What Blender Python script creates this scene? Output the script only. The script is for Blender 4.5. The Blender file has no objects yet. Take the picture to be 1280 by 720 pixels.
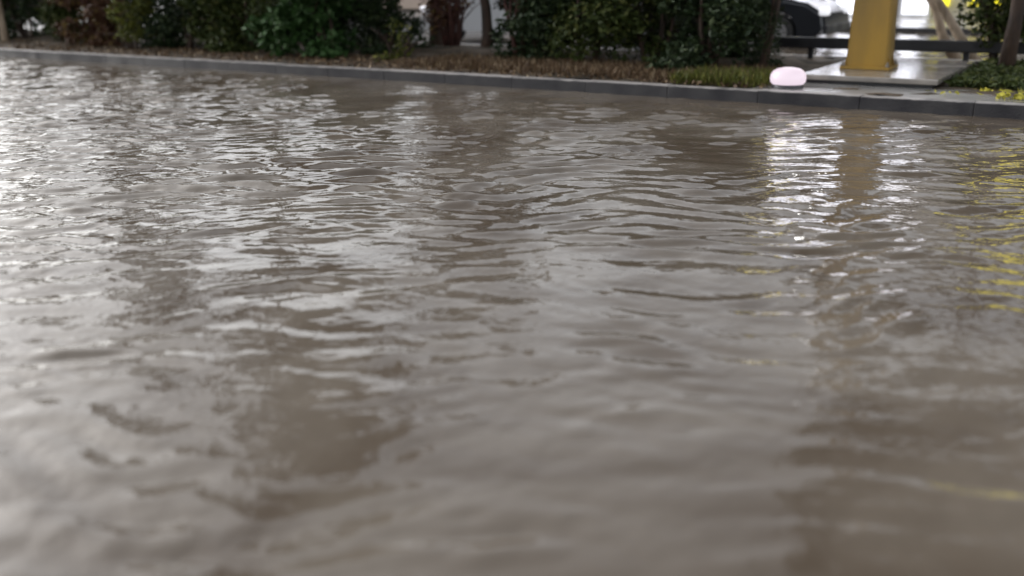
import bpy, bmesh, math, random
import numpy as np
from mathutils import Vector, Matrix

R = math.radians
sc = bpy.context.scene
col = sc.collection
random.seed(7)
rng = np.random.default_rng(11)

# ------------------------------------------------------------------ camera
H = 1.25
PITCH, ROLL = 18.6, -0.8
FPX = 1155.0
cam_d = bpy.data.cameras.new('camera')
cam = bpy.data.objects.new('camera', cam_d)
col.objects.link(cam)
cam_d.sensor_width = 36.0
cam_d.lens = 36.0 * FPX / 1280.0
cam_d.clip_start = 0.05
cam_d.clip_end = 3000.0
_f = Vector((0, math.cos(R(PITCH)), -math.sin(R(PITCH))))
_r = Vector((1, 0, 0))
_u = _r.cross(_f)
_R = _r * math.cos(R(ROLL)) + _u * math.sin(R(ROLL))
_U = -_r * math.sin(R(ROLL)) + _u * math.cos(R(ROLL))
m3 = Matrix((_R, _U, -_f)).transposed()
cam.matrix_world = Matrix.Translation((0, 0, H)) @ m3.to_4x4()
cam_d.dof.use_dof = True
cam_d.dof.focus_distance = 6.2
cam_d.dof.aperture_fstop = 0.8
sc.camera = cam

# ------------------------------------------------------------------ sky and sun (dull overcast evening)
SUN_EL, SUN_AZ = 31.0, -56.0          # azimuth measured from +Y, negative to the left
w = bpy.data.worlds.new('World')
sc.world = w
w.use_nodes = True
nt = w.node_tree
nt.nodes.clear()
sky = nt.nodes.new('ShaderNodeTexSky')
sky.sky_type = 'NISHITA'
sky.sun_disc = False
sky.sun_elevation = R(SUN_EL)
sky.sun_rotation = R(SUN_AZ)
sky.air_density = 1.0
sky.dust_density = 2.5
sky.ozone_density = 1.0
hsv = nt.nodes.new('ShaderNodeHueSaturation')
hsv.inputs['Saturation'].default_value = 0.2
bg = nt.nodes.new('ShaderNodeBackground')
bg.inputs['Strength'].default_value = 0.15
wo = nt.nodes.new('ShaderNodeOutputWorld')
nt.links.new(sky.outputs[0], hsv.inputs['Color'])
nt.links.new(hsv.outputs[0], bg.inputs['Color'])
nt.links.new(bg.outputs[0], wo.inputs['Surface'])

sun_d = bpy.data.lights.new('sun', 'SUN')
sun_d.energy = 0.5
sun_d.angle = R(25)
sun_d.color = (0.94, 0.97, 1.0)
sun = bpy.data.objects.new('sun', sun_d)
col.objects.link(sun)
sdir = Vector((math.sin(R(SUN_AZ)) * math.cos(R(SUN_EL)), math.cos(R(SUN_AZ)) * math.cos(R(SUN_EL)), math.sin(R(SUN_EL))))
sun.rotation_euler = (-sdir).to_track_quat('-Z', 'Y').to_euler()

sc.view_settings.view_transform = 'Standard'
sc.view_settings.look = 'None'
sc.view_settings.exposure = 1.0
sc.view_settings.gamma = 1.0

# ------------------------------------------------------------------ street frame: u along the kerb, v across it, away from the camera
ANG = R(-33.74)
O2 = Vector((0.035, 11.18, 0))
D2 = Vector((math.cos(ANG), math.sin(ANG), 0))
N2 = Vector((-math.sin(ANG), math.cos(ANG), 0))


def st(u, v, z=0.0):
    return O2 + D2 * u + N2 * v + Vector((0, 0, z))


def col_u(px, v, z=0.1):
    """u of the street line v that is seen in image column px at height z (used only for setting things out)"""
    lo, hi = -60.0, 60.0
    best = 0
    for _ in range(60):
        mid = (lo + hi) / 2
        p = st(mid, v, z) - Vector((0, 0, H))
        dep = p.dot(_f)
        x = 640 + FPX * p.dot(_R) / dep if dep > 0.1 else 99999
        if x < px: lo = mid
        else: hi = mid
    return (lo + hi) / 2


# ------------------------------------------------------------------ materials
def new_mat(name):
    m = bpy.data.materials.new(name)
    m.use_nodes = True
    return m, m.node_tree, m.node_tree.nodes['Principled BSDF']


def mat(name, c1, c2=None, scale=8.0, rough=0.6, rough2=None, bump=0.0, bscale=40.0, metal=0.0, spec=0.5, detail=4.0, obj=True, lo=.35, hi=.65, stretch=(1, 1, 1)):
    m, t, b = new_mat(name)
    b.inputs['Metallic'].default_value = metal
    b.inputs['Specular IOR Level'].default_value = spec
    tc = t.nodes.new('ShaderNodeTexCoord')
    mp = t.nodes.new('ShaderNodeMapping')
    mp.inputs['Scale'].default_value = stretch
    t.links.new(tc.outputs['Object'], mp.inputs['Vector'])
    n = t.nodes.new('ShaderNodeTexNoise')
    n.inputs['Scale'].default_value = scale
    n.inputs['Detail'].default_value = detail
    t.links.new(mp.outputs[0], n.inputs['Vector'])
    cr = t.nodes.new('ShaderNodeValToRGB')
    c2 = c2 or tuple(x * 0.75 for x in c1)
    cr.color_ramp.elements[0].color = (*c2, 1)
    cr.color_ramp.elements[0].position = lo
    cr.color_ramp.elements[1].color = (*c1, 1)
    cr.color_ramp.elements[1].position = hi
    t.links.new(n.outputs['Fac'], cr.inputs[0])
    t.links.new(cr.outputs[0], b.inputs['Base Color'])
    if rough2 is None:
        b.inputs['Roughness'].default_value = rough
    else:
        mr = t.nodes.new('ShaderNodeMapRange')
        mr.inputs['From Min'].default_value = .38
        mr.inputs['From Max'].default_value = .62
        mr.inputs['To Min'].default_value = rough
        mr.inputs['To Max'].default_value = rough2
        n2 = t.nodes.new('ShaderNodeTexNoise')
        n2.inputs['Scale'].default_value = scale * .5
        t.links.new(mp.outputs[0], n2.inputs['Vector'])
        t.links.new(n2.outputs['Fac'], mr.inputs['Value'])
        t.links.new(mr.outputs[0], b.inputs['Roughness'])
    if bump:
        n3 = t.nodes.new('ShaderNodeTexNoise')
        n3.inputs['Scale'].default_value = bscale
        n3.inputs['Detail'].default_value = 3
        t.links.new(mp.outputs[0], n3.inputs['Vector'])
        bp = t.nodes.new('ShaderNodeBump')
        bp.inputs['Strength'].default_value = bump
        bp.inputs['Distance'].default_value = .02
        t.links.new(n3.outputs['Fac'], bp.inputs['Height'])
        t.links.new(bp.outputs[0], b.inputs['Normal'])
    return m


def emis(name, c, s):
    m, t, b = new_mat(name)
    b.inputs['Base Color'].default_value = (*c, 1)
    b.inputs['Emission Color'].default_value = (*c, 1)
    b.inputs['Emission Strength'].default_value = s
    b.inputs['Roughness'].default_value = .3
    return m


def leaf_mat(name, ca, cb, cc=None):
    m, t, b = new_mat(name)
    g = t.nodes.new('ShaderNodeNewGeometry')
    cr = t.nodes.new('ShaderNodeValToRGB')
    cr.color_ramp.elements[0].color = (*ca, 1)
    cr.color_ramp.elements[1].color = (*cb, 1)
    cr.color_ramp.elements[1].position = .8
    if cc:
        e = cr.color_ramp.elements.new(1.0)
        e.color = (*cc, 1)
    t.links.new(g.outputs['Random Per Island'], cr.inputs[0])
    t.links.new(cr.outputs[0], b.inputs['Base Color'])
    b.inputs['Roughness'].default_value = .6
    b.inputs['Specular IOR Level'].default_value = .2
    return m


M = {}
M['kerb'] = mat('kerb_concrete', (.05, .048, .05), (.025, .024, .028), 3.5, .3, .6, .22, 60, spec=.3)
M['soil'] = mat('soil', (.085, .06, .038), (.035, .028, .018), 2.2, .9, .6, .8, 30, spec=.25)
M['wet_slab'] = mat('wet_concrete', (.30, .27, .24), (.18, .165, .15), 4, .05, .2, .12, 30)
M['asphalt'] = mat('wet_asphalt', (.06, .06, .06), (.038, .038, .04), .5, .28, .6, .35, 25)
M['paving'] = mat('wet_paving', (.26, .25, .24), (.16, .155, .15), 1.2, .10, .4, .2, 20)
M['yellow'] = mat('yellow_paint', (.37, .215, .028), (.20, .125, .03), 2.2, .42, .62, .12, 60, stretch=(1, 1, .35))
M['steel'] = mat('dull_steel', (.25, .23, .2), (.12, .09, .06), 20, .4, metal=.8)
M['black'] = mat('black_paint', (.022, .022, .026), (.014, .014, .016), 6, .35, .6)
M['bark'] = mat('bark', (.075, .045, .03), (.03, .02, .015), 9, .8, bump=1, bscale=25, stretch=(1, 1, .25))
M['tanbark'] = mat('pale_bark', (.42, .33, .24), (.2, .15, .1), 7, .7, bump=1, bscale=25, stretch=(1, 1, .3))
M['redstem'] = mat('red_brown_stem', (.10, .035, .025), (.045, .018, .014), 9, .7)
M['leaf'] = leaf_mat('olive_leaf', (.020, .032, .007), (.048, .064, .014), (.09, .095, .025))
M['leafg'] = leaf_mat('green_leaf', (.018, .044, .010), (.038, .085, .022), (.09, .15, .06))
M['leafd'] = leaf_mat('dark_leaf', (.011, .021, .008), (.024, .040, .013), (.05, .065, .025))
M['leafy'] = leaf_mat('yellow_green_leaf', (.05, .06, .012), (.11, .12, .02), (.2, .19, .04))
M['leafr'] = leaf_mat('red_brown_leaf', (.05, .022, .014), (.10, .05, .025), (.16, .12, .03))
M['litter'] = leaf_mat('dry_litter', (.05, .028, .016), (.15, .095, .05), (.27, .21, .13))
M['yellow_glint'] = leaf_mat('yellow_reflection', (.2, .19, .03), (.38, .34, .04), (.5, .46, .07))
M['wall'] = mat('pale_render', (.52, .50, .48), (.42, .40, .38), .8, .8)
M['beige'] = mat('beige_render', (.45, .36, .30), (.36, .29, .24), .6, .85)
M['frame'] = mat('white_frame', (.75, .75, .77), (.6, .6, .62), 5, .35)
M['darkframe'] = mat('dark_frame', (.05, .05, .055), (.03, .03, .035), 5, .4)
M['glass'] = mat('dark_glass', (.03, .035, .04), (.02, .022, .025), 1, .05)
M['lit'] = emis('lit_window', (.90, .91, 1.0), 1.15)
M['litsign'] = emis('lit_white_sign', (.96, .94, 1.0), 1.6)
M['lityellow'] = emis('lit_yellow_sign', (.95, .80, .08), .8)
M['poster'] = mat('grey_blue_poster', (.35, .38, .45), (.12, .13, .17), 3.5, .5)
M['yellowbox'] = emis('yellow_light_strip', (1.0, .88, .03), .55)
M['lamp'] = emis('lamp_glow', (.97, .82, .93), .43)
M['lamp'].node_tree.nodes['Principled BSDF'].inputs['Base Color'].default_value = (.12, .1, .11, 1)
M['flood'] = emis('floodlight_glow', (1.0, .98, .95), 30)
M['carw'] = mat('silver_car_paint', (.55, .56, .58), (.5, .51, .53), 1, .2)
M['carb'] = mat('black_car_paint', (.02, .022, .026), (.015, .016, .02), 1, .15)
M['rubber'] = mat('rubber', (.025, .025, .025), (.018, .018, .018), 5, .7)
M['rim'] = mat('rim', (.5, .5, .52), (.4, .4, .42), 5, .3, metal=.7)
M['headl'] = emis('headlight_glass', (.95, .95, 1.0), .3)
M['taill'] = mat('tail_glass', (.35, .02, .02), (.28, .015, .015), 5, .15)


# wet, mud-stained kerb face with sky sheen painted pale on its top edge
def kerb_stain_and_sheen():
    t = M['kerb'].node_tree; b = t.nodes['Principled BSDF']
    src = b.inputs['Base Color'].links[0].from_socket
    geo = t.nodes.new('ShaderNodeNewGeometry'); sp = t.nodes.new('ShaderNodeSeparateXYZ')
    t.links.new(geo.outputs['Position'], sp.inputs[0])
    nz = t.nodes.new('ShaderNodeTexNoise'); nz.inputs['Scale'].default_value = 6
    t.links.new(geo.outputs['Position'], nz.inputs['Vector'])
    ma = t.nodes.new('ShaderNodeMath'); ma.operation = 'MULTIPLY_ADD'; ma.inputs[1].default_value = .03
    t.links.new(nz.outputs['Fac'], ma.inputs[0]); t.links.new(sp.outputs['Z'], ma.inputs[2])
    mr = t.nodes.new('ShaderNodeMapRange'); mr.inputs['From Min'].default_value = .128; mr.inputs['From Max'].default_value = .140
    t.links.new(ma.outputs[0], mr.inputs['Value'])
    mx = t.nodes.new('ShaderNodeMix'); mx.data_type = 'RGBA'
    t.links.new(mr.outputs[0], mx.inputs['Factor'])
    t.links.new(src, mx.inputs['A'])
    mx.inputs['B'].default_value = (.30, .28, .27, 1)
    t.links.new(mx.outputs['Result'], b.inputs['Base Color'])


kerb_stain_and_sheen()


# ------------------------------------------------------------------ helpers
class MB:
    def __init__(s):
        s.v, s.f = [], []

    def poly(s, vs, fs):
        o = len(s.v)
        s.v += [tuple(x) for x in vs]
        s.f += [tuple(i + o for i in f) for f in fs]

    def box(s, x0, x1, y0, y1, z0, z1, bev=0.0, mt=None):
        bm = bmesh.new()
        bmesh.ops.create_cube(bm, size=1)
        for v in bm.verts:
            v.co = Vector(((x0 + x1) / 2 + v.co.x * (x1 - x0), (y0 + y1) / 2 + v.co.y * (y1 - y0), (z0 + z1) / 2 + v.co.z * (z1 - z0)))
        if bev:
            bmesh.ops.bevel(bm, geom=bm.edges[:], offset=bev, segments=2, affect='EDGES', profile=.6)
        if mt is not None:
            bm.transform(mt)
        bm.verts.index_update()
        s.poly([v.co for v in bm.verts], [[v.index for v in f.verts] for f in bm.faces])
        bm.free()

    def tube(s, pts, rad, n=7, cap=True):
        pts = [Vector(p) for p in pts]
        if not hasattr(rad, '__len__'): rad = [rad] * len(pts)
        rings = []
        vs, fs = [], []
        for i, p in enumerate(pts):
            t = (pts[min(i + 1, len(pts) - 1)] - pts[max(i - 1, 0)]).normalized()
            a = Vector((0, 0, 1)) if abs(t.z) < .9 else Vector((1, 0, 0))
            x = t.cross(a).normalized(); y = t.cross(x)
            for k in range(n):
                q = 2 * math.pi * k / n
                vs.append(p + (x * math.cos(q) + y * math.sin(q)) * rad[i])
        for i in range(len(pts) - 1):
            for k in range(n):
                fs.append((i * n + k, i * n + (k + 1) % n, (i + 1) * n + (k + 1) % n, (i + 1) * n + k))
        if cap:
            fs.append(tuple(range(n - 1, -1, -1)))
            fs.append(tuple(range((len(pts) - 1) * n, len(pts) * n)))
        s.poly(vs, fs)

    def build(s, name, m, parent=None, smooth=False):
        me = bpy.data.meshes.new(name)
        me.from_pydata(s.v, [], s.f)
        me.materials.append(m)
        if smooth:
            me.polygons.foreach_set('use_smooth', [True] * len(me.polygons))
        me.update()
        o = bpy.data.objects.new(name, me)
        col.objects.link(o)
        if parent is not None: o.parent = parent
        return o


def tag(o, label=None, cat=None, group=None, kind=None):
    if label: o['label'] = label
    if cat: o['category'] = cat
    if group: o['group'] = group
    if kind: o['kind'] = kind
    return o


def empty(name, loc, rz=0.0, label=None, cat=None, group=None):
    o = bpy.data.objects.new(name, None)
    o.location = loc
    o.rotation_euler = (0, 0, rz)
    o.empty_display_size = .2
    col.objects.link(o)
    return tag(o, label, cat, group)


def np_mesh(name, V, F, m, parent=None, smooth=False):
    me = bpy.data.meshes.new(name)
    V = np.asarray(V, dtype=np.float32); F = np.asarray(F, dtype=np.int32)
    k = F.shape[1]
    me.vertices.add(len(V)); me.vertices.foreach_set('co', V.ravel())
    me.loops.add(F.size); me.loops.foreach_set('vertex_index', F.ravel())
    me.polygons.add(len(F))
    me.polygons.foreach_set('loop_start', np.arange(0, F.size, k, dtype=np.int32))
    me.polygons.foreach_set('loop_total', np.full(len(F), k, dtype=np.int32))
    me.polygons.foreach_set('use_smooth', np.full(len(F), smooth, dtype=bool))
    me.materials.append(m)
    me.update(calc_edges=True)
    o = bpy.data.objects.new(name, me)
    col.objects.link(o)
    if parent is not None: o.parent = parent
    return o


def leaves(centres, size, aspect=.5, up=0.3, sizevar=.4, droop=None):
    """one bent four-sided leaf per centre, random orientation; returns V, F"""
    n = len(centres)
    a = rng.normal(size=(n, 3)); a[:, 2] *= .6
    if droop is not None: a = a * .35 + droop
    a /= np.linalg.norm(a, axis=1)[:, None]
    b = rng.normal(size=(n, 3)); b[:, 2] *= (1 - up)
    b -= (b * a).sum(1)[:, None] * a
    b /= np.linalg.norm(b, axis=1)[:, None]
    c = np.cross(a, b)
    s = size * (1 + sizevar * rng.uniform(-1, 1, size=(n, 1)))
    P = centres
    v = np.stack([P - a * s, P + b * s * aspect + c * s * .12, P + a * s, P - b * s * aspect + c * s * .12], 1)
    V = v.reshape(-1, 3)
    i = np.arange(n)[:, None] * 4
    F = np.concatenate([i, i + 1, i + 2, i + 3], 1)
    return V, F


# ------------------------------------------------------------------ ground sheet, roads, kerbs
def st_box(mb, u0, u1, v0, v1, z0, z1, bev=0.0):
    mt = Matrix.Translation(O2) @ Matrix.Rotation(ANG, 4, 'Z')
    mb.box(u0, u1, v0, v1, z0, z1, bev, mt)


g = MB()
g.poly([(-900, -900, -.07), (900, -900, -.07), (900, 900, -.07), (-900, 900, -.07)], [(0, 1, 2, 3)])
tag(g.build('road', M['asphalt']), kind='structure')

# median body: soil with an uneven top
U0, U1, VB = -60.0, 40.0, 4.55
nu, nv = 500, 34
us = np.linspace(U0, U1, nu); vs_ = np.linspace(.16, VB - .16, nv)
UU, VV = np.meshgrid(us, vs_, indexing='ij')
ZZ = .105 + .02 * np.sin(UU * 1.7 + VV * 2) * np.sin(VV * 1.3 + UU * .6) + .012 * rng.normal(size=UU.shape)
ZZ += .10 * np.exp(-((VV - 2.6) / 1.0) ** 2) * (UU < col_u(965, 2.4)) 
ZZ = np.maximum(ZZ, .085)


def street_grid(name, UU, VV, ZZ, m, smooth=True):
    X = O2.x + D2.x * UU + N2.x * VV
    Y = O2.y + D2.y * UU + N2.y * VV
    V = np.stack([X.ravel(), Y.ravel(), ZZ.ravel()], 1)
    a, b = UU.shape
    idx = np.arange(a * b).reshape(a, b)
    F = np.stack([idx[:-1, :-1].ravel(), idx[1:, :-1].ravel(), idx[1:, 1:].ravel(), idx[:-1, 1:].ravel()], 1)
    return np_mesh(name, V, F, m, smooth=smooth)


tag(street_grid('median_ground', UU, VV, ZZ, M['soil']), kind='structure')


def kerb_row(v0, v1, ztop, u0, u1, seed=0):
    mb = MB()
    r = random.Random(seed)
    u = u0
    while u < u1:
        dz = r.uniform(-.004, .004); dv = r.uniform(-.002, .002)
        st_box(mb, u, u + .997, v0 + dv, v1 + dv, -.2, ztop + dz, .008)
        u += 1.0
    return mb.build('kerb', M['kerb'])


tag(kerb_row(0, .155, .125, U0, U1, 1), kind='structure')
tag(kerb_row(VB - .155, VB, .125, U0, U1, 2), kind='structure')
FARK = 13.0
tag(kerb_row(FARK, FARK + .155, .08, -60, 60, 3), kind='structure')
pv = MB(); st_box(pv, -60, 60, FARK + .157, FARK + 5.2, -.2, .07)
tag(pv.build('pavement', M['paving']), kind='structure')

# ------------------------------------------------------------------ flood water
def axis(dense0, dense1, step, lo, hi, grow=1.12):
    a = list(np.arange(dense0, dense1 + step / 2, step))
    s = step; x = a[-1]
    while x < hi:
        s *= grow; x += s; a.append(min(x, hi))
    s = step; x = a[0]; pre = []
    while x > lo:
        s *= grow; x -= s; pre.append(max(x, lo))
    return np.array(pre[::-1] + a)


# camera stands at street coordinates:
cu = (Vector((0, 0, 0)) - O2).dot(D2); cv = (Vector((0, 0, 0)) - O2).dot(N2)
ua = axis(-14.0, 6.0, .019, -60, 40)
va = axis(-9.6, 0.02, .017, -24, .02)
UU, VV = np.meshgrid(ua, va, indexing='ij')
UU = UU.astype(np.float32); VV = VV.astype(np.float32)


def smooth_noise(U, V, scale, seed, oct=3):
    r = np.random.default_rng(seed)
    out = np.zeros_like(U); amp = 1.0; tot = 0
    for k in range(oct * 5):
        th = r.uniform(0, 2 * math.pi); kk = 2 * math.pi / scale * r.uniform(.6, 1.6) * (1.6 ** (k // 5))
        out += amp * np.sin(kk * (U * math.cos(th) + V * math.sin(th)) + r.uniform(0, 6.28))
        tot += amp * amp / 2
        if k % 5 == 4: amp *= .6
    return out / math.sqrt(tot)


WAVE_SLOPE = 0.14
Z = np.zeros_like(UU); ZS = np.zeros_like(UU)
r = np.random.default_rng(5)
NC = 150
sl_tot = 0
comps = []
# the wave field is warped so that crests wander instead of running dead straight
WU = UU + .07 * smooth_noise(UU, VV, 2.2, 21, 2)
WV = VV + .05 * smooth_noise(UU, VV, 1.8, 22, 2)
view_th = math.atan2(N2.dot(Vector((0, 1, 0))), D2.dot(Vector((0, 1, 0))))   # viewing direction in street axes
for k in range(NC):
    lam = math.exp(r.uniform(math.log(.09), math.log(.9)))
    th = view_th + r.normal(0, .30 + .25 * (lam < .16))
    wgt = math.exp(-((math.log(lam / .22)) / .62) ** 2)
    comps.append((lam, th, wgt, r.uniform(0, 6.28)))
    sl_tot += wgt * wgt / 2
for lam, th, wgt, ph in comps:
    kk = 2 * math.pi / lam
    sl = WAVE_SLOPE * wgt / math.sqrt(sl_tot)
    arg = kk * (WU * math.cos(th) + WV * math.sin(th)) + ph
    s_ = np.sin(arg)
    if lam > .2: Z += (sl / kk) * (s_ + .22 * np.cos(2 * arg))
    else: ZS += (sl / kk) * (s_ + .22 * np.cos(2 * arg))
mod = .9 + .24 * smooth_noise(UU, VV, 4.0, 31, 2) + .26 * smooth_noise(UU, VV, 1.1, 32, 2)
mod = np.clip(mod, .25, 1.7)
# calmer in the wake close to the viewer and in the lee of the kerb
dist = np.sqrt((UU - cu) ** 2 + (VV - cv) ** 2)
near = np.clip((dist - 1.5) / 6.0, 0, 1)
WX = O2.x + D2.x * UU + N2.x * VV
ruff = np.clip((-WX - .5) / 1.6, 0, 1)                 # ruffled water on the left, slack water in the middle
nf = .28 + .5 * ruff
nn = near * near * (3 - 2 * near)
mods = mod * (nf * 1.5 + (1 - nf * 1.5) * nn)
mod *= nf * .8 + (1 - nf * .8) * nn
lee = np.clip(-VV / 1.2, 0, 1)
lee = .35 + .65 * lee
Z = (Z * mod + ZS * mods) * lee

wm, wt, wb = new_mat('flood_water')
wb.inputs['IOR'].default_value = 1.33
wb.inputs['Roughness'].default_value = .075
tc = wt.nodes.new('ShaderNodeTexCoord')
mp = wt.nodes.new('ShaderNodeMapping')
mp.inputs['Rotation'].default_value = (0, 0, 0)
wt.links.new(tc.outputs['Object'], mp.inputs['Vector'])
n1 = wt.nodes.new('ShaderNodeTexNoise'); n1.inputs['Scale'].default_value = 1.1; n1.inputs['Detail'].default_value = 5
n1.inputs['Distortion'].default_value = .8
wt.links.new(mp.outputs[0], n1.inputs['Vector'])
cr = wt.nodes.new('ShaderNodeValToRGB')
cr.color_ramp.elements[0].position = .36; cr.color_ramp.elements[0].color = (.078, .060, .044, 1)
cr.color_ramp.elements[1].position = .62; cr.color_ramp.elements[1].color = (.130, .109, .087, 1)
wt.links.new(n1.outputs['Fac'], cr.inputs[0])
wt.links.new(cr.outputs[0], wb.inputs['Base Color'])
n2 = wt.nodes.new('ShaderNodeTexNoise'); n2.inputs['Scale'].default_value = 11; n2.inputs['Detail'].default_value = 2.5
wt.links.new(mp.outputs[0], n2.inputs['Vector'])
bp = wt.nodes.new('ShaderNodeBump'); bp.inputs['Strength'].default_value = .35; bp.inputs['Distance'].default_value = .012
wt.links.new(n2.outputs['Fac'], bp.inputs['Height'])
wt.links.new(bp.outputs[0], wb.inputs['Normal'])
tag(street_grid('water', UU, VV, Z, wm), kind='structure')
# shallow flood on the far carriageway too
fa = axis(col_u(930, 8, 0), col_u(1300, 8, 0), .05, 0, 34); fb = np.arange(VB - .03, FARK + .03, .05)
U2, V2 = np.meshgrid(fa, fb, indexing='ij')
Z2 = np.zeros_like(U2)
r = np.random.default_rng(9)
for k in range(50):
    lam = math.exp(r.uniform(math.log(.22), math.log(1.2))); th = r.uniform(0, 6.28)
    Z2 += .014 * lam / 6.28 * np.sin(6.283 / lam * (U2 * math.cos(th) + V2 * math.sin(th)) + r.uniform(0, 6.28))
tag(street_grid('water', U2, V2, Z2 - .03, wm), kind='structure')

# ------------------------------------------------------------------ yellow column on its wet plinth
pu, pvv = col_u(1086, 1.95, .2), 1.95
pl_u0, pl_u1 = col_u(1003, 1.1, .2), col_u(1176, 1.1, .2)
s_ = MB(); st_box(s_, pl_u0, pl_u1, .95, 3.35, .155, .21, .012)
plinth = s_.build('concrete_plinth', M['wet_slab'])
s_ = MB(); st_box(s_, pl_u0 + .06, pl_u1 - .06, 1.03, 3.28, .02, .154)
s_.build('shade_footing', M['darkframe'], plinth)  # shade under the slab overhang is put into this dark colour
tag(plinth, 'wet low concrete slab under the yellow column', 'plinth')
ap = MB(); st_box(ap, pl_u0 - .25, U1, .17, 1.029, -.1, .118)
tag(ap.build('paving_strip', M['paving']), kind='structure')

colm = empty('steel_column', st(pu, pvv, .212), ANG, 'tapering yellow painted steel column standing on the wet concrete slab', 'column')
bm = bmesh.new()
secs = [(0.0, .223, .18), (.55, .205, .17), (1.05, .19, .16), (1.7, .175, .15), (2.6, .15, .13), (3.4, .135, .12)]
rings = []
ch = .018
for z, hx, hy in secs:
    pts = [(-hx + ch, -hy), (hx - ch, -hy), (hx, -hy + ch), (hx, hy - ch), (hx - ch, hy), (-hx + ch, hy), (-hx, hy - ch), (-hx, -hy + ch)]
    rings.append([bm.verts.new((x, y, z + .03)) for x, y in pts])
for a, b in zip(rings, rings[1:]):
    for k in range(8): bm.faces.new((a[k], a[(k + 1) % 8], b[(k + 1) % 8], b[k]))
bm.faces.new(rings[-1])
me = bpy.data.meshes.new('shaft'); bm.to_mesh(me); bm.free(); me.materials.append(M['yellow'])
o = bpy.data.objects.new('shaft', me); col.objects.link(o); o.parent = colm
b_ = MB(); b_.box(-.27, .27, -.24, .24, 0, .03, .006); b_.build('base_plate', M['yellow'], colm)
for sx in (-1, 1):
    g_ = MB()
    for y0 in (-.1, .1):
        x0 = .223 * sx
        g_.poly([(x0, y0 - .007, .031), (x0 + sx * .035, y0 - .007, .031), (x0 - sx * .005, y0 - .007, .16),
                 (x0, y0 + .007, .031), (x0 + sx * .035, y0 + .007, .031), (x0 - sx * .005, y0 + .007, .16)],
                [(0, 1, 2), (3, 5, 4), (0, 3, 4, 1), (1, 4, 5, 2), (2, 5, 3, 0)])
    g_.build('gusset', M['yellow'], colm)
for sx in (-1, 1):
    for sy in (-1, 1):
        t_ = MB(); t_.tube([(sx * .243, sy * .208, .03), (sx * .243, sy * .208, .055)], .022, 6)
        t_.tube([(sx * .243, sy * .208, .05), (sx * .243, sy * .208, .085)], .012, 8)
        t_.build('bolt', M['steel'], colm)
c_ = MB(); c_.box(-.17, .17, -.155, .155, 3.433, 3.46, .005); c_.build('cap_plate', M['yellow'], colm)

# ------------------------------------------------------------------ glowing round lamp beside the kerb
lu, lv = col_u(985, .5, .2), .5
lamp = empty('ground_lamp', st(lu, lv, .118), ANG, 'rounded pinkish white glowing lamp lying by the kerb left of the yellow column', 'lamp')
lm = MB(); lm.tube([(0, 0, -.02), (0, 0, .03)], [.165, .158], 20); lm.build('base', M['darkframe'], lamp, True)
lm = MB(); prof = [(.158, .032), (.178, .055), (.184, .09), (.178, .13), (.155, .165), (.115, .188), (.065, .198), (.01, .201)]
lm.tube([(0, 0, z) for _, z in prof], [x for x, _ in prof], 24); lm.build('dome', M['lamp'], lamp, True)

# ------------------------------------------------------------------ low black guard rail along the back of the median
ru0, ru1 = col_u(960, 4.1, .3), U1 - 2
rail = empty('guard_rail', st(ru0, 4.1, .08), ANG, 'low black guard rail along the back edge of the planted median', 'guard rail')
b_ = MB(); b_.box(0, ru1 - ru0, -.04, .04, .17, .32, .015); b_.build('beam', M['black'], rail)
x = .6
while x < ru1 - ru0:
    b_ = MB(); b_.box(x - .035, x + .035, .041, .09, -.05, .30, .006); b_.build('post', M['black'], rail)
    x += 2.0

# ------------------------------------------------------------------ planting
def crown_points(blobs, n, shell=.35):
    """points spread through a set of ellipsoid clumps, denser near their skin"""
    out = []
    wts = np.array([b[3] * b[4] * b[5] for b in blobs]); wts = wts / wts.sum()
    cnt = rng.multinomial(n, wts)
    for b, c in zip(blobs, cnt):
        d = rng.normal(size=(c, 3)); d /= np.linalg.norm(d, axis=1)[:, None]
        rr = rng.uniform(shell, 1.0, size=(c, 1)) ** .6
        lump = 1 + .18 * np.sin(d[:, :1] * 5 + b[0] * 3) * np.sin(d[:, 1:2] * 6 + b[1]) + .1 * rng.normal(size=(c, 1))
        out.append(np.array(b[:3]) + d * rr * lump * np.array(b[3:6]))
    return np.concatenate(out)


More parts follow.
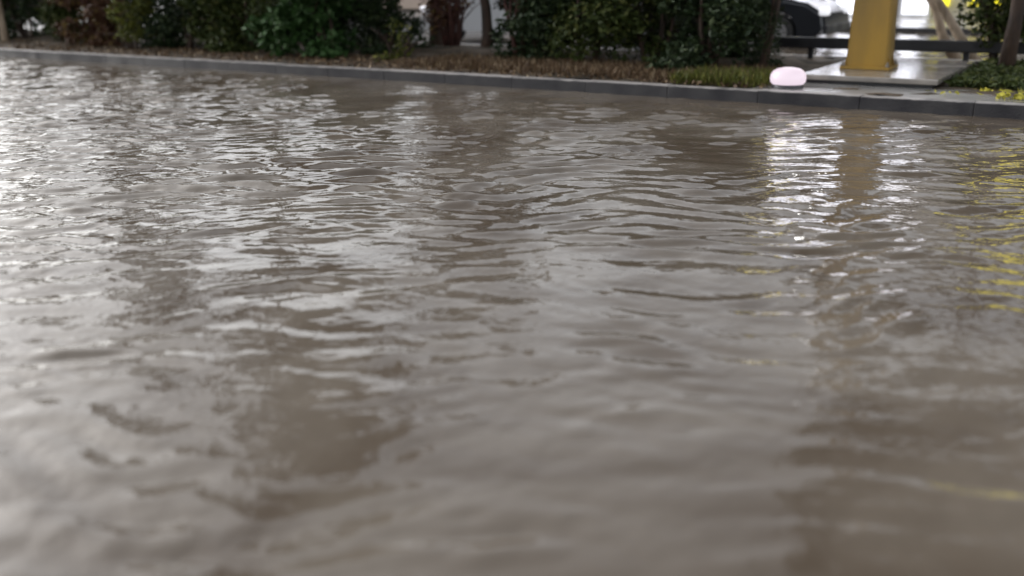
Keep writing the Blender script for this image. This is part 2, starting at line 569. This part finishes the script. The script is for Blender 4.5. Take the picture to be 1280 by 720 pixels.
def shrub(px, v, wdt, hgt, mleaf, label, n=5200, size=.045, low=.10, stems=6, mstem='bark', nb=16, grp='shrubs of the hedge on the median', name='shrub', aspect=.5, gap=0.0, lean=0, cat='shrub'):
    u = col_u(px, v, .3)
    root = empty(name, st(u, v, .10), ANG, label, cat, grp)
    if name == 'shrub' and grp: wdt *= 1.2; n = int(n * 1.5)
    r = random.Random(int(px * 7 + v * 100))
    mb = MB()
    tips = []
    for k in range(stems):
        a = r.uniform(0, 6.28); rr = r.uniform(.02, .10)
        tx, ty = math.cos(a) * wdt * .32 * r.uniform(.5, 1), math.sin(a) * .5 * r.uniform(.4, 1)
        p0 = Vector((math.cos(a) * rr, math.sin(a) * rr, -.06)); p3 = Vector((tx + lean, ty, hgt * r.uniform(.6, .92)))
        p1 = p0.lerp(p3, .35) + Vector((r.uniform(-.06, .06), r.uniform(-.06, .06), .05)); p2 = p0.lerp(p3, .7) + Vector((r.uniform(-.08, .08), r.uniform(-.08, .08), 0))
        mb.tube([p0, p1, p2, p3], [.032, .024, .016, .006], 6)
        for q in range(3):
            s0 = p0.lerp(p3, r.uniform(.3, .8)); s1 = s0 + Vector((r.uniform(-.3, .3), r.uniform(-.3, .3), r.uniform(.05, .3)))
            mb.tube([s0, s0.lerp(s1, .5) + Vector((0, 0, .03)), s1], [.012, .009, .004], 5)
    mb.build('stems', M[mstem], root, True)
    blobs = []
    for k in range(nb):
        t = r.random()
        z = low + (hgt - low) * (k + .5) / nb
        wz = wdt / 2 * (.72 + .35 * math.sin(math.pi * min(1, (z / hgt) ** .8)))
        blobs.append((r.uniform(-1, 1) * wz * .72 + lean * z / hgt, r.uniform(-.45, .45), z, wdt * r.uniform(.16, .27), r.uniform(.2, .36), r.uniform(.16, .27)))
    P = crown_points(blobs, n)
    if low < .2: P[:, 2] -= np.clip(.45 - P[:, 2], 0, .3) * .6
    P[:, 2] = np.maximum(P[:, 2], .02 + low * .2 + rng.uniform(0, .08, len(P)))
    V, F = leaves(P, size, aspect)
    np_mesh('foliage', V, F, M[mleaf], root)
    return root


shrub(-45, 1.5, 2.3, 1.7, 'leaf', 'dark olive shrub at the left end of the hedge, behind a pale trunk', low=.12)
shrub(35, 2.0, 1.8, 1.6, 'leafd', 'dark shrub with bare grey gap right of it, near the left edge', low=.16, n=4800)
shrub(128, 1.6, 1.5, 1.9, 'leafr', 'red-brown leaved shrub near the left edge of the hedge', n=4600, mstem='redstem', stems=12, low=.08, size=.05)
shrub(168, 1.1, .55, .9, 'leafy', 'small yellow-green sapling in front of the red-brown shrub', n=700, nb=6, low=.25, stems=3)
shrub(232, 1.5, 2.1, 1.8, 'leafd', 'very dark dense shrub between the sapling and the bright green shrub', low=.12)
shrub(84, 1.9, 1.6, 1.6, 'leaf', 'olive shrub filling the hedge just left of the red-brown shrub')
shrub(281, 1.5, 1.4, 1.7, 'leaf', 'narrow olive shrub right of the very dark dense shrub')
shrub(318, 1.6, 1.7, 1.8, 'leaf', 'olive green shrub left of the bright green broad-leaved shrub', low=.10)
shrub(415, 1.45, 1.9, 2.0, 'leafg', 'bright green broad-leaved shrub in the middle of the hedge', n=5200, size=.06, low=.14, aspect=.6)
shrub(478, 2.3, 1.0, 1.7, 'leafd', 'blackish green shrub pressed against the bright green broad-leaved shrub', low=.10, n=3600)
shrub(500, 1.45, .22, .42, 'leafy', 'little yellow-green weed standing at the kerb in front of the hedge gap', n=260, nb=4, low=.02, stems=3, size=.035, name='weed', cat='weed', grp='low weeds by the kerb')
shrub(565, 3.2, 1.2, 1.9, 'leafr', 'sparse shrub of bare red-brown stems in the hedge gap', n=1800, mstem='redstem', stems=14, low=.45)
shrub(655, 2.0, 1.5, 1.8, 'leafd', 'dark shrub with brown twigs right of the hedge gap', low=.18, mstem='redstem', stems=11, n=4400)
shrub(735, 1.9, 1.5, 1.9, 'leaf', 'olive shrub with light showing through under its right side', low=.3, n=4200)
shrub(815, 2.0, 1.25, 1.8, 'leaf', 'dull green shrub left of the dark feathery conifer', low=.18, n=3600)
shrub(885, 1.7, 1.1, 1.8, 'leafd', 'dark green shrub second from the right end of the hedge', low=.15, n=4200)
shrub(948, 1.9, 1.0, 2.1, 'leafd', 'dark feathery conifer at the right end of the hedge beside the glowing lamp', n=7000, size=.032, aspect=.22, low=.08, stems=3, name='conifer')
shrub(1250, 4.2, 1.1, 1.25, 'leaf', 'green bush growing right of the yellow column by the rail', low=.4, n=2600, grp=None)
shrub(1335, 4.2, 1.1, 1.25, 'leaf', 'green bush cut by the right edge of the picture', low=.4, n=3400, grp=None)


for k, (px, v, wd, ml, lab) in enumerate([
        (-90, 3.3, 2.4, 'leafd', 'dark shrub of the back row, farthest left'), (0, 3.6, 2.0, 'leafd', 'dark back row shrub behind the left-edge tree'),
        (70, 3.7, 2.0, 'leaf', 'olive back row shrub behind the grey gap'), (160, 3.6, 2.2, 'leafd', 'dark back row shrub behind the yellow-green sapling'),
        (250, 3.4, 2.2, 'leaf', 'olive back row shrub left of the bright green one'), (340, 3.3, 2.0, 'leafd', 'dark back row shrub directly behind the olive green shrub'),
        (430, 3.4, 2.0, 'leafd', 'dark back row shrub behind the bright green broad-leaved shrub'), (690, 3.4, 1.7, 'leafd', 'dark back row shrub right of the hedge gap'),
        (860, 3.4, 1.9, 'leafd', 'dark back row shrub left of the conifer')]):
    shrub(px, v, wd, 1.6, ml, lab, n=5200, low=.02, size=.055)


def tree(px, v, height, crown, label, trunk_r=.13, mb_='bark', ml='leaf', n=9000, crown_z=3.2, lean=(0, 0), size=.075, group='trees standing in the median', name='broadleaf_tree', nb=26):
    u = col_u(px, v, .5)
    root = empty(name, st(u, v, .09), ANG, label, 'tree', group)
    r = random.Random(int(px * 3 + 17))
    T = MB()
    lx, ly = lean
    top = Vector((lx * height, ly * height, height * .8))
    pts, rad = [], []
    for k in range(9):
        t = k / 8
        pts.append(Vector((lx * height * t + r.uniform(-.05, .05) * (k > 0), ly * height * t + r.uniform(-.05, .05) * (k > 0), -.1 + (height * .8) * t)))
        rad.append(trunk_r * (1.25 if k == 0 else (1 - .8 * t)))
    T.tube(pts, rad, 10)
    T.build('trunk', M[mb_], root, True)
    L = MB(); blobs = []
    for k in range(nb):
        t = r.uniform(.0, 1)
        z = crown_z + (height - crown_z) * t
        base = pts[0].lerp(pts[-1], min(.95, (z - .7) / (height * .8)))
        a = r.uniform(0, 6.28); rr = crown * (.35 + .65 * math.sin(math.pi * (.15 + .8 * t))) * r.uniform(.35, 1)
        tip = Vector((base.x + math.cos(a) * rr, base.y + math.sin(a) * rr, z))
        mid = base.lerp(tip, .5) + Vector((0, 0, -.15))
        L.tube([base, mid, tip], [.05, .035, .012], 5)
        s = crown * r.uniform(.2, .34)
        blobs.append((tip.x, tip.y, tip.z, s, s, s * .75))
    L.build('limbs', M[mb_], root, True)
    V, F = leaves(crown_points(blobs, n), size, .5)
    np_mesh('crown', V, F, M[ml], root)
    return root


tree(3, 1.2, 5.2, 1.0, 'pale-barked tree at the left edge of the picture', .07, 'tanbark', 'leafd', 2500, 3.4)
tree(150, 3.0, 8.5, 1.5, 'tall brown-trunked tree behind the red-brown shrub', .12, 'bark', 'leafd', 15000, 2.0)
tree(330, 3.6, 10.5, 2.3, 'tallest tree rising behind the olive green shrub, its crown far above the hedge', .15, 'bark', 'leaf', 20000, 5.6, size=.1)
tree(545, 3.3, 4.2, 1.0, 'brown-trunked tree left of its twin in the hedge gap', .12, 'bark', 'leaf', 6000, 2.2)
tree(606, 3.0, 4.0, .9, 'greyer-trunked tree right of its twin in the hedge gap', .10, 'bark', 'leaf', 5000, 2.2)
tree(1262, 3.3, 7.5, 1.6, 'brown-trunked tree near the right edge behind the green bush', .085, 'bark', 'leaf', 15000, 3.7)
tree(1450, 1.8, 9.0, 2.4, 'tall leafy tree just beyond the right edge', .16, 'bark', 'leaf', 24000, 4.6, (-.12, 0), size=.11)
# two pale leaning trunks right of the lit shop windows
for px, v, ln, lab in ((1212, 5.6, -.55, 'pale tan trunk leaning steeply left, the right of the leaning pair'), (1188, 5.9, -.42, 'pale trunk leaning left beside the shop light, the left of the leaning pair')):
    tree(px + 14, v, 3.6, .6, lab, .075, 'tanbark', 'leaf', 1500, 2.3, (ln, 0), group='pair of pale leaning trees behind the rail', nb=10, name='leaning_tree')

# ------------------------------------------------------------------ litter, grass tufts, ground cover (nobody could count these)
def scatter(name, n, u0, u1, v0, v1, z0, z1, size, m, label, cat, aspect=.5, up=False, cl=0):
    U = rng.uniform(u0, u1, n); Vv = rng.uniform(v0, v1, n)
    if cl:
        cuu = rng.uniform(u0, u1, cl); cvv = rng.uniform(v0, v1, cl)
        k = rng.integers(0, cl, n)
        U = cuu[k] + rng.normal(0, .10, n); Vv = np.clip(cvv[k] + rng.normal(0, .06, n), v0, v1)
    Zz = rng.uniform(z0, z1, n)
    P = np.stack([O2.x + D2.x * U + N2.x * Vv, O2.y + D2.y * U + N2.y * Vv, Zz], 1)
    V, F = leaves(P, size, aspect, droop=np.array([0, 0, 1.0]) if up else None)
    return tag(np_mesh(name, V, F, m), label, cat, kind='stuff')


scatter('leaf_litter', 9000, -24, col_u(990, 1), .2, 2.2, .12, .15, .03, M['litter'], 'dry brown fallen leaves along the hedge foot', 'leaf litter')
scatter('dry_grass', 9000, col_u(520, 1), col_u(960, 1), .45, 1.9, .12, .19, .05, M['litter'], 'low dry brown grass between the kerb and the hedge', 'grass', .12, True)
scatter('green_grass', 2600, col_u(855, .8), col_u(972, .8), .35, 1.4, .12, .2, .05, M['leafy'], 'yellow-green grass beside the glowing lamp', 'grass', .14, True)
scatter('ground_cover', 9000, col_u(1183, 1.2), col_u(1400, 1.2), 1.15, 4.0, .11, .19, .045, M['leaf'], 'dull green low ground cover right of the slab', 'ground cover', .4)
scatter('yellow_glints', 110, col_u(1195, .8), col_u(1330, .8), .35, 1.3, .125, .15, .03, M['yellow_glint'], 'wet-ground reflections painted as yellow petals in patches near the kerb at the right', 'flecks', .6, cl=9)  # small yellow leaves painted in for light reflected off the wet ground

# ------------------------------------------------------------------ parked vehicles on the far carriageway
def car(u, v, paint, label, name='parked_car', head=1):
    """head = +1: nose towards +u"""
    root = empty(name, st(u, v, -.07), ANG + (0 if head > 0 else math.pi), label, 'car', 'cars on the far carriageway')
    prof = [(-2.15, .42), (-2.2, .62), (-2.12, .92), (-1.6, 1.0), (1.0, .98), (1.85, .82), (2.15, .64), (2.2, .42), (2.05, .26)]

    def arch(cx):
        return [(cx + .36 * math.cos(a), .30 + .36 * math.sin(a)) for a in [R(d) for d in (-8, 20, 50, 80, 100, 130, 160, 188)]]
    prof += arch(1.35) + arch(-1.38) + [(-2.1, .28)]
    bm = bmesh.new()
    L = [bm.verts.new((x, -.86, z)) for x, z in prof]; Rr = [bm.verts.new((x, .86, z)) for x, z in prof]
    n = len(prof)
    bm.faces.new(L[::-1]); bm.faces.new(Rr)
    for k in range(n): bm.faces.new((L[k], L[(k + 1) % n], Rr[(k + 1) % n], Rr[k]))
    bmesh.ops.recalc_face_normals(bm, faces=bm.faces[:])
    es = [e for e in bm.edges if abs(e.verts[0].co.y - e.verts[1].co.y) < .01 and max(e.verts[0].co.z, e.verts[1].co.z) > .6]
    bmesh.ops.bevel(bm, geom=es, offset=.07, segments=3, affect='EDGES')
    me = bpy.data.meshes.new('body'); bm.to_mesh(me); bm.free(); me.materials.append(paint)
    o = bpy.data.objects.new('body', me); col.objects.link(o); o.parent = root

    def hull(x, w0, w1, nm, m, z0=.96, z1=1.42):
        b = MB()
        (a0, a1), (c0, c1) = x
        b.poly([(a0, -w0, z0), (a1, -w0, z0), (a1, w0, z0), (a0, w0, z0), (c0, -w1, z1), (c1, -w1, z1), (c1, w1, z1), (c0, w1, z1)],
               [(0, 3, 2, 1), (4, 5, 6, 7), (0, 1, 5, 4), (1, 2, 6, 5), (2, 3, 7, 6), (3, 0, 4, 7)])
        return b.build(nm, m, root)
    hull(((-1.85, 1.05), (-1.25, .35)), .78, .62, 'windows', M['glass'], .955, 1.40)
    b = MB(); b.box(-1.3, .40, -.64, .64, 1.39, 1.455, .025); b.build('roof', paint, root)
    for x in (-1.38, 1.35):
        for s in (-1, 1):
            b = MB(); b.tube([(x, s * .66, .30), (x, s * .865, .30)], .30, 20); wh = b.build('wheel', M['rubber'], root)
            b = MB(); b.tube([(x, s * .866, .30), (x, s * .885, .30)], .19, 14); b.build('rim', M['rim'], wh)
    for s in (-1, 1):
        b = MB(); b.box(2.06, 2.19, s * .66 - .15, s * .66 + .15, .60, .74, .03); b.build('headlight', M['headl'], root)
        b = MB(); b.box(-2.22, -2.10, s * .68 - .12, s * .68 + .12, .66, .86, .03); b.build('tail_light', M['taill'], root)
        b = MB(); b.box(.62, .80, s * .93 - .08, s * .93 + .08, .98, 1.10, .03); b.build('mirror', paint, root)
    b = MB(); b.box(2.15, 2.235, -.82, .82, .28, .44, .03); b.build('bumper', M['black'], root)
    b = MB(); b.box(-2.245, -2.15, -.82, .82, .28, .44, .03); b.build('bumper', M['black'], root)
    return root


car(col_u(655, 8.0, .6), 8.0, M['carw'], 'pale silver car half seen through the gaps in the hedge', head=-1)
car(col_u(905, 8.6, .6), 8.6, M['carb'], 'black car behind the right end of the hedge', head=1)

# ------------------------------------------------------------------ buildings over the road
def building(u0, u1, v, depth, hgt, m, label, name, rows, lit=None, ncol=6):
    root = empty(name, st((u0 + u1) / 2, v, .07), ANG, label, 'building')
    W = (u1 - u0)
    b = MB(); b.box(-W / 2, W / 2, 0, depth, 0, hgt); b.build('wall', m, root)
    b = MB(); b.box(-W / 2 - .25, W / 2 + .25, -.25, depth + .25, hgt + .003, hgt + .3, .03); b.build('roof', M['wall'], root)
    for z in rows:
        for k in range(ncol):
            x = -W / 2 + W * (k + .5) / ncol; ww = W / ncol * .28
            f = MB(); f.box(x - ww - .07, x + ww + .07, -.05, -.003, z - .07, z + 1.45); wf = f.build('window', M['frame'], root)
            p = MB(); p.box(x - ww, x - .03, -.062, -.051, z, z + 1.38); p.box(x + .03, x + ww, -.062, -.051, z, z + 1.38)
            p.build('pane', M['glass'], wf)
    return root, W


SV = FARK + 5.2
su0, su1 = col_u(940, SV, .3), col_u(1420, SV, .3)
shop, W = building(su0, su1, SV, 9, 7.0, M['wall'], 'bright lit shop building behind the yellow column', 'shop_building', [5.35], ncol=5)
sx = lambda px: col_u(px, SV, .3) - (su0 + su1) / 2
lx0, lx1 = sx(965), sx(1166)
nb_ = 5
for k in range(nb_):
    a = lx0 + (lx1 - lx0) * k / nb_ + .05; b__ = lx0 + (lx1 - lx0) * (k + 1) / nb_ - .05
    f = MB()
    f.box(a, a + .07, -.10, -.003, .0, 3.25); f.box(b__ - .07, b__, -.10, -.003, .0, 3.25)
    f.box(a + .07, b__ - .07, -.10, -.003, .0, .10); f.box(a + .07, b__ - .07, -.10, -.003, 3.15, 3.25); f.box(a + .07, b__ - .07, -.10, -.003, 2.3, 2.36)
    wf = f.build('shop_window', M['frame'], shop)
    p = MB(); p.box(a + .07, b__ - .07, -.06, -.01, .10, 3.15); p.build('pane', M['lit'], wf)
    if k != 2:
        p = MB(); cx_ = (a + b__) / 2; p.box(cx_ - .22 + .1 * k, cx_ + .12 + .1 * k, -.075, -.062, .5, 2.0); p.build('poster', M['poster'], wf)
f = MB(); f.box(lx0, lx1, -.45, -.003, 3.4, 4.15, .02); f.build('light_box', M['litsign'], shop)
for a, b__ in ((958, 1000), (1250, 1420)):
    f = MB(); f.box(max(sx(a), -W / 2), min(sx(b__), W / 2), -.6, -.003, 4.3, 4.65 if a < 1000 else 5.1, .02); f.build('yellow_fascia', M['lityellow'], shop)
for a, b__ in ((1168, 1186), (1212, 1262)):
    f = MB(); f.box(sx(a), sx(b__), -.30, -.003, .30, .52, .02); f.build('yellow_light_strip', M['yellowbox'], shop)
f = MB(); f.box(sx(1172), sx(1400), -.06, -.003, 1.1, 3.2); dw = f.build('dark_window', M['glass'], shop)

building(col_u(250, SV + 3, .3), col_u(860, SV + 3, .3), SV + 3, 10, 6.0, M['beige'], 'low beige building behind the middle of the hedge', 'beige_building', [1.0, 3.8], ncol=7)

# street lamps on the far pavement (lit heads throw the small glints on the water)
for px, lab in ((1100, 'lit street lamp on the far pavement in front of the shop'), ):
    v = FARK + .8
    root = empty('street_lamp', st(col_u(px, v), v, .07), ANG, lab, 'street lamp')
    t_ = MB(); t_.tube([(0, 0, 0), (0, 0, 3), (0, 0, 6.6), (0, -.3, 7.1), (0, -1.2, 7.3)], [.09, .07, .05, .045, .035], 10); t_.build('pole', M['darkframe'], root, True)
    b = MB(); b.box(-.14, .14, -1.75, -1.15, 7.27, 7.37, .03); hd = b.build('lamp_head', M['darkframe'], root)
    b = MB(); b.box(-.11, .11, -1.70, -1.22, 7.235, 7.268); b.build('lens', M['flood'], hd)
